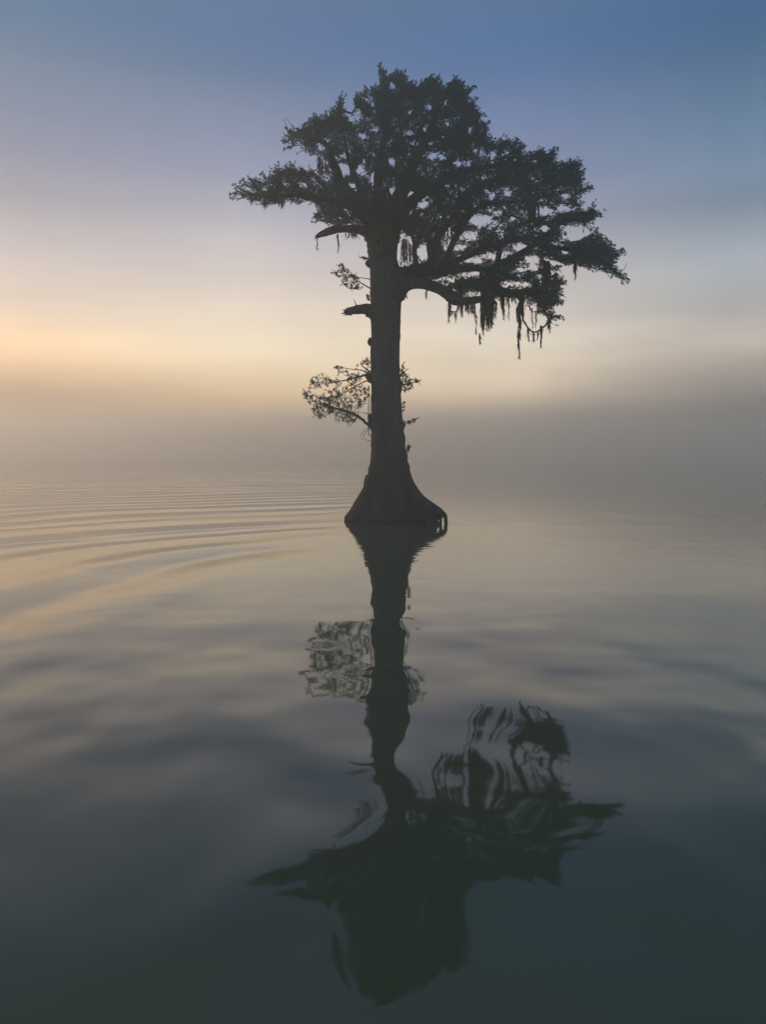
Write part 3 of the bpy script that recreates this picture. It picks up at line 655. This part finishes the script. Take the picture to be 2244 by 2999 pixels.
shoot([[(1092, 760, -.1, 1.8), (1075, 756, -.1, 1.2), (1053, 755, -.1, .7)]], [(1056, 758), (1056, 752), (1082, 748), (1082, 762)], 7, (.03, .05))
shoot([[(1090, 885, -.1, 1.8), (1082, 875, -.1, 1.2), (1077, 862, -.1, .7)]], [(1075, 862), (1082, 866), (1084, 882), (1079, 880)], 5, (.03, .05))

# ------------------------------------------------------------ Spanish moss
def strand(b, px, py, ln_px, w_px, dep, sway=3.0, fuzz=True, hair=.8):
    n = max(5, int(ln_px / 7)); t = np.linspace(0, 1, n)
    ph, ph2 = rng.uniform(0, 6, 2)
    x = px + sway * (np.sin(t * 5 + ph) - math.sin(ph)) * .5 * t + rng.normal(0, .25, n).cumsum() * .35
    z = dep + .02 * np.sin(t * 6 + ph2)
    w = w_px * (np.sin(np.pi * np.clip(t * .75 + .25, 0, 1)) ** .7 + .12) * (1 + .25 * np.sin(t * 17 + ph))
    pts = np.array([P(a, py + c * ln_px, e) for a, c, e in zip(x, t, z)])
    b.tube(pts, np.maximum(w * .5, .3) * MPX, 5, .3, False)
    if fuzz:
        m = int(ln_px * hair) + 2
        for q_ in range(m):
            k = rng.integers(0, n - 1); p_ = pts[k]
            l = rng.uniform(.05, .14); d = np.array((rng.normal(0, .25), rng.normal(0, .25), -1.0))
            off = rng.normal(0, 1, 3) * w[k] * .45 * MPX
            e = p_ + off + d * l
            ww = np.array((.0022, 0, 0))
            b.quads([p_ + off * .4, (p_ + off + e) / 2 + ww + rng.normal(0, .006, 3), e, (p_ + off + e) / 2 - ww], [(0, 1, 2, 3)])
def moss(label, strands, extra=None, group='Spanish moss hanging from the cypress'):
    """strands: (x, top y, length, width, depth[, count, spread])"""
    b = MB()
    for s_ in strands:
        x, y, l, w, dep = s_[:5]
        cnt, sp = (s_[5], s_[6]) if len(s_) > 5 else (1, 0)
        for q_ in range(cnt):
            strand(b, x + rng.uniform(-sp, sp), y + rng.uniform(-3, 4), l * (rng.uniform(.55, 1) if cnt > 1 else 1), w * (.62 if cnt > 2 else .85), dep + rng.uniform(-.08, .08) * (cnt > 1))
    if extra: extra(b)
    o = b.build('spanish_moss', MOSS)
    me_ = o.data; c = np.array([v for v in P(strands[0][0], strands[0][1], strands[0][4])])
    co = np.empty(len(me_.vertices) * 3, np.float32); me_.vertices.foreach_get('co', co)
    co = co.reshape(-1, 3) - c.astype(np.float32); me_.vertices.foreach_set('co', co.ravel()); me_.update()
    o.location = c
    tag(o, label, 'moss', group)
def swag(ctrl, w, tails):
    def f(b):
        pts, rad = limb_pts([(x, y, d, w) for x, y, d in ctrl], 8, .25); b.tube(pts, rad * 1.0, 6, .3)
        for x, y, l, ww in tails: strand(b, x, y, l, ww, ctrl[0][2], 3)
        for k in range(60):
            i_ = rng.integers(len(pts)); p_ = pts[i_]; l = rng.uniform(.04, .13); e = p_ + np.array((rng.normal(0, .02), rng.normal(0, .02), -l))
            b.quads([p_, (p_ + e) / 2 + (.003, 0, 0), e, (p_ + e) / 2 - (.003, 0, 0)], [(0, 1, 2, 3)])
    return f
moss('small looped moss tuft nearest the trunk under the drooping low right limb', [(1316, 884, 40, 5, -.8, 3, 3), (1322, 884, 30, 3, -.8, 3, 4), (1315, 905, 36, 5, -.8), (1334, 912, 28, 4, -.8)], swag([(1316, 905, -.8), (1325, 913, -.8), (1336, 912, -.8), (1343, 903, -.8)], 1.5, []))
moss('short ragged moss fringe under the elbow of the low right limb', [(1350, 885, 36, 6, -.85, 7, 8), (1366, 888, 26, 4, -.87, 3, 3), (1352, 900, 30, 3, -.85)])
moss('row of thin short moss threads between the elbow fringe and the biggest clump', [(1378, 884, 40, 3, -.9, 4, 5), (1387, 884, 42, 4, -.9, 4, 3), (1372, 886, 28, 3, -.9, 2, 3)])
moss('single long moss string with a thick tail beside the biggest clump', [(1391, 884, 60, 2.4, -.9), (1396, 925, 58, 2.4, -.9), (1405, 975, 28, 6, -.9)])
moss('biggest bushy moss clump hanging from the end of the low right limb', [(1420, 850, 128, 9, -.95, 11, 11), (1437, 850, 118, 9, -.95, 9, 9), (1412, 872, 92, 6, -.95, 5, 4), (1432, 900, 92, 5, -.95, 3, 5)])
moss('narrow moss cord hanging just right of the biggest clump', [(1452, 886, 66, 4, -1, 2, 1.5), (1447, 880, 50, 3, -1, 2, 2)])
moss('short wedge shaped moss clump with a pointed tip beneath the right limb', [(1470, 858, 48, 9, 0, 6, 7), (1475, 868, 66, 5, 0, 3, 3), (1476, 900, 34, 3, 0)])
moss('faint thin moss thread between the wedge clump and the longest streamer', [(1491, 866, 66, 3, 0), (1487, 864, 30, 3, 0, 3, 4), (1505, 864, 24, 3, 0, 5, 10)])
moss('longest moss streamer hanging farthest down on the right side', [(1526, 858, 66, 12, 0, 9, 6), (1520, 890, 110, 8, 0, 4, 3), (1514, 898, 60, 5, 0, 2, 2), (1519, 965, 88, 7, 0), (1531, 880, 62, 6, 0, 3, 3), (1527, 940, 26, 3, 0)])
moss('U shaped moss swag with dangling tails beside the longest streamer', [(1550, 965, 36, 4, .1), (1563, 970, 36, 5, .1)],
     swag([(1530, 930, .1), (1540, 948, .1), (1552, 965, .1), (1567, 972, .1), (1583, 965, .1), (1598, 952, .1), (1606, 942, .1)], 2.2,
          [(1576, 968, 24, 3), (1587, 958, 62, 5), (1586, 955, 30, 6), (1547, 960, 30, 5), (1560, 900, 60, 2), (1571, 915, 45, 2)]))
moss('short moss tuft right of the U shaped swag at the lowest twigs', [(1608, 932, 44, 5, .2, 4, 3), (1616, 915, 40, 4, .2, 2, 3)])
moss('lone moss wisp hanging from the underside of the outermost right limb', [(1685, 776, 44, 5, 0), (1683, 772, 26, 4, 0, 3, 3), (1690, 776, 20, 3, 0, 2, 3)])
moss('thick dark moss column within the lower right foliage', [(1603, 765, 90, 10, -.2, 8, 10), (1588, 745, 60, 5, -.2, 3, 3), (1570, 820, 70, 8, -.2, 6, 6), (1575, 870, 50, 6, -.2, 3, 4)])
moss('dark rounded moss mass above the biggest clump', [(1430, 785, 95, 12, -.3, 16, 22), (1455, 800, 60, 10, -.3, 5, 8)])
moss('bushy moss on top of the drooping low right limb near its elbow', [(1340, 815, 62, 10, -.75, 9, 14), (1362, 830, 50, 8, -.8, 5, 9)])
moss('tiny moss thread under the right limb closest to the trunk', [(1193, 842, 34, 2.4, -.25)])
moss('tiny blunt moss tuft under the right limb a little out from the trunk', [(1251, 846, 28, 4, -.5, 2, 1)])
moss('thin moss thread at the broken tip of the left dead limb', [(929, 692, 36, 2.4, -.3)])
moss('long thin moss thread halfway along the left dead limb', [(989, 680, 56, 4, -.25)])
moss('ragged moss tuft under the left dead limb close to the trunk', [(1030, 678, 20, 5, -.2, 4, 7), (1022, 680, 12, 4, -.2, 3, 12), (1038, 680, 14, 5, -.2, 3, 7)])
moss('thin moss curtain right of the trunk above the forking limb', [(1178, 700, 80, 2, .2, 7, 7), (1192, 700, 84, 2, .2, 8, 8), (1203, 715, 70, 2, .2, 5, 5)])
moss('moss curtain in the gap between two forking right branches', [(1300, 672, 58, 2, .2, 5, 5), (1312, 668, 68, 2.5, .2, 3, 2), (1322, 665, 62, 2, .2, 3, 3)])
moss('sheer moss veil hanging from the upper left branch', [(936, 462, 56, 1.6, .3, 9, 6), (948, 470, 52, 1.6, .3, 9, 7), (958, 480, 42, 1.6, .3, 6, 5), (982, 480, 24, 1.5, .3, 3, 5)])
moss('moss tuft under the outer half of the left arm', [(776, 582, 32, 5, -.5, 4, 4)])
moss('shortest moss tuft at the outermost end of the left arm', [(738, 580, 14, 4, -.5, 4, 3)])
moss('second moss tuft under the left arm nearer the trunk', [(826, 588, 24, 4, -.5, 4, 6), (815, 588, 18, 4, -.5, 2, 4)])
moss('moss streak inside the upper right edge of the crown', [(1394, 355, 60, 4, 0, 5, 5), (1372, 360, 40, 4, 0, 3, 5)])
moss('dark moss streak in the right middle of the crown', [(1560, 590, 80, 6, 0, 7, 9), (1545, 600, 60, 5, .2, 5, 6)])

# ------------------------------------------------------------ haze
H = 12.5
hv = [(x, y, z) for z in (-1, H) for y in (-260, 260) for x in (-260, 260)]
me = npmesh('haze', hv, [0, 2, 3, 1, 4, 5, 7, 6, 0, 1, 5, 4, 1, 3, 7, 5, 3, 2, 6, 7, 2, 0, 4, 6], 4)
hm = bpy.data.materials.new('mist'); hm.use_nodes = True; t = hm.node_tree; t.nodes.clear()
pv = t.nodes.new('ShaderNodeVolumePrincipled')
pv.inputs['Color'].default_value = (.985, .94, .89, 1)
pv.inputs['Density'].default_value = .0082
pv.inputs['Anisotropy'].default_value = .5
out = t.nodes.new('ShaderNodeOutputMaterial'); t.links.new(pv.outputs[0], out.inputs['Volume'])
tag(link('haze', me, hm), kind='stuff')
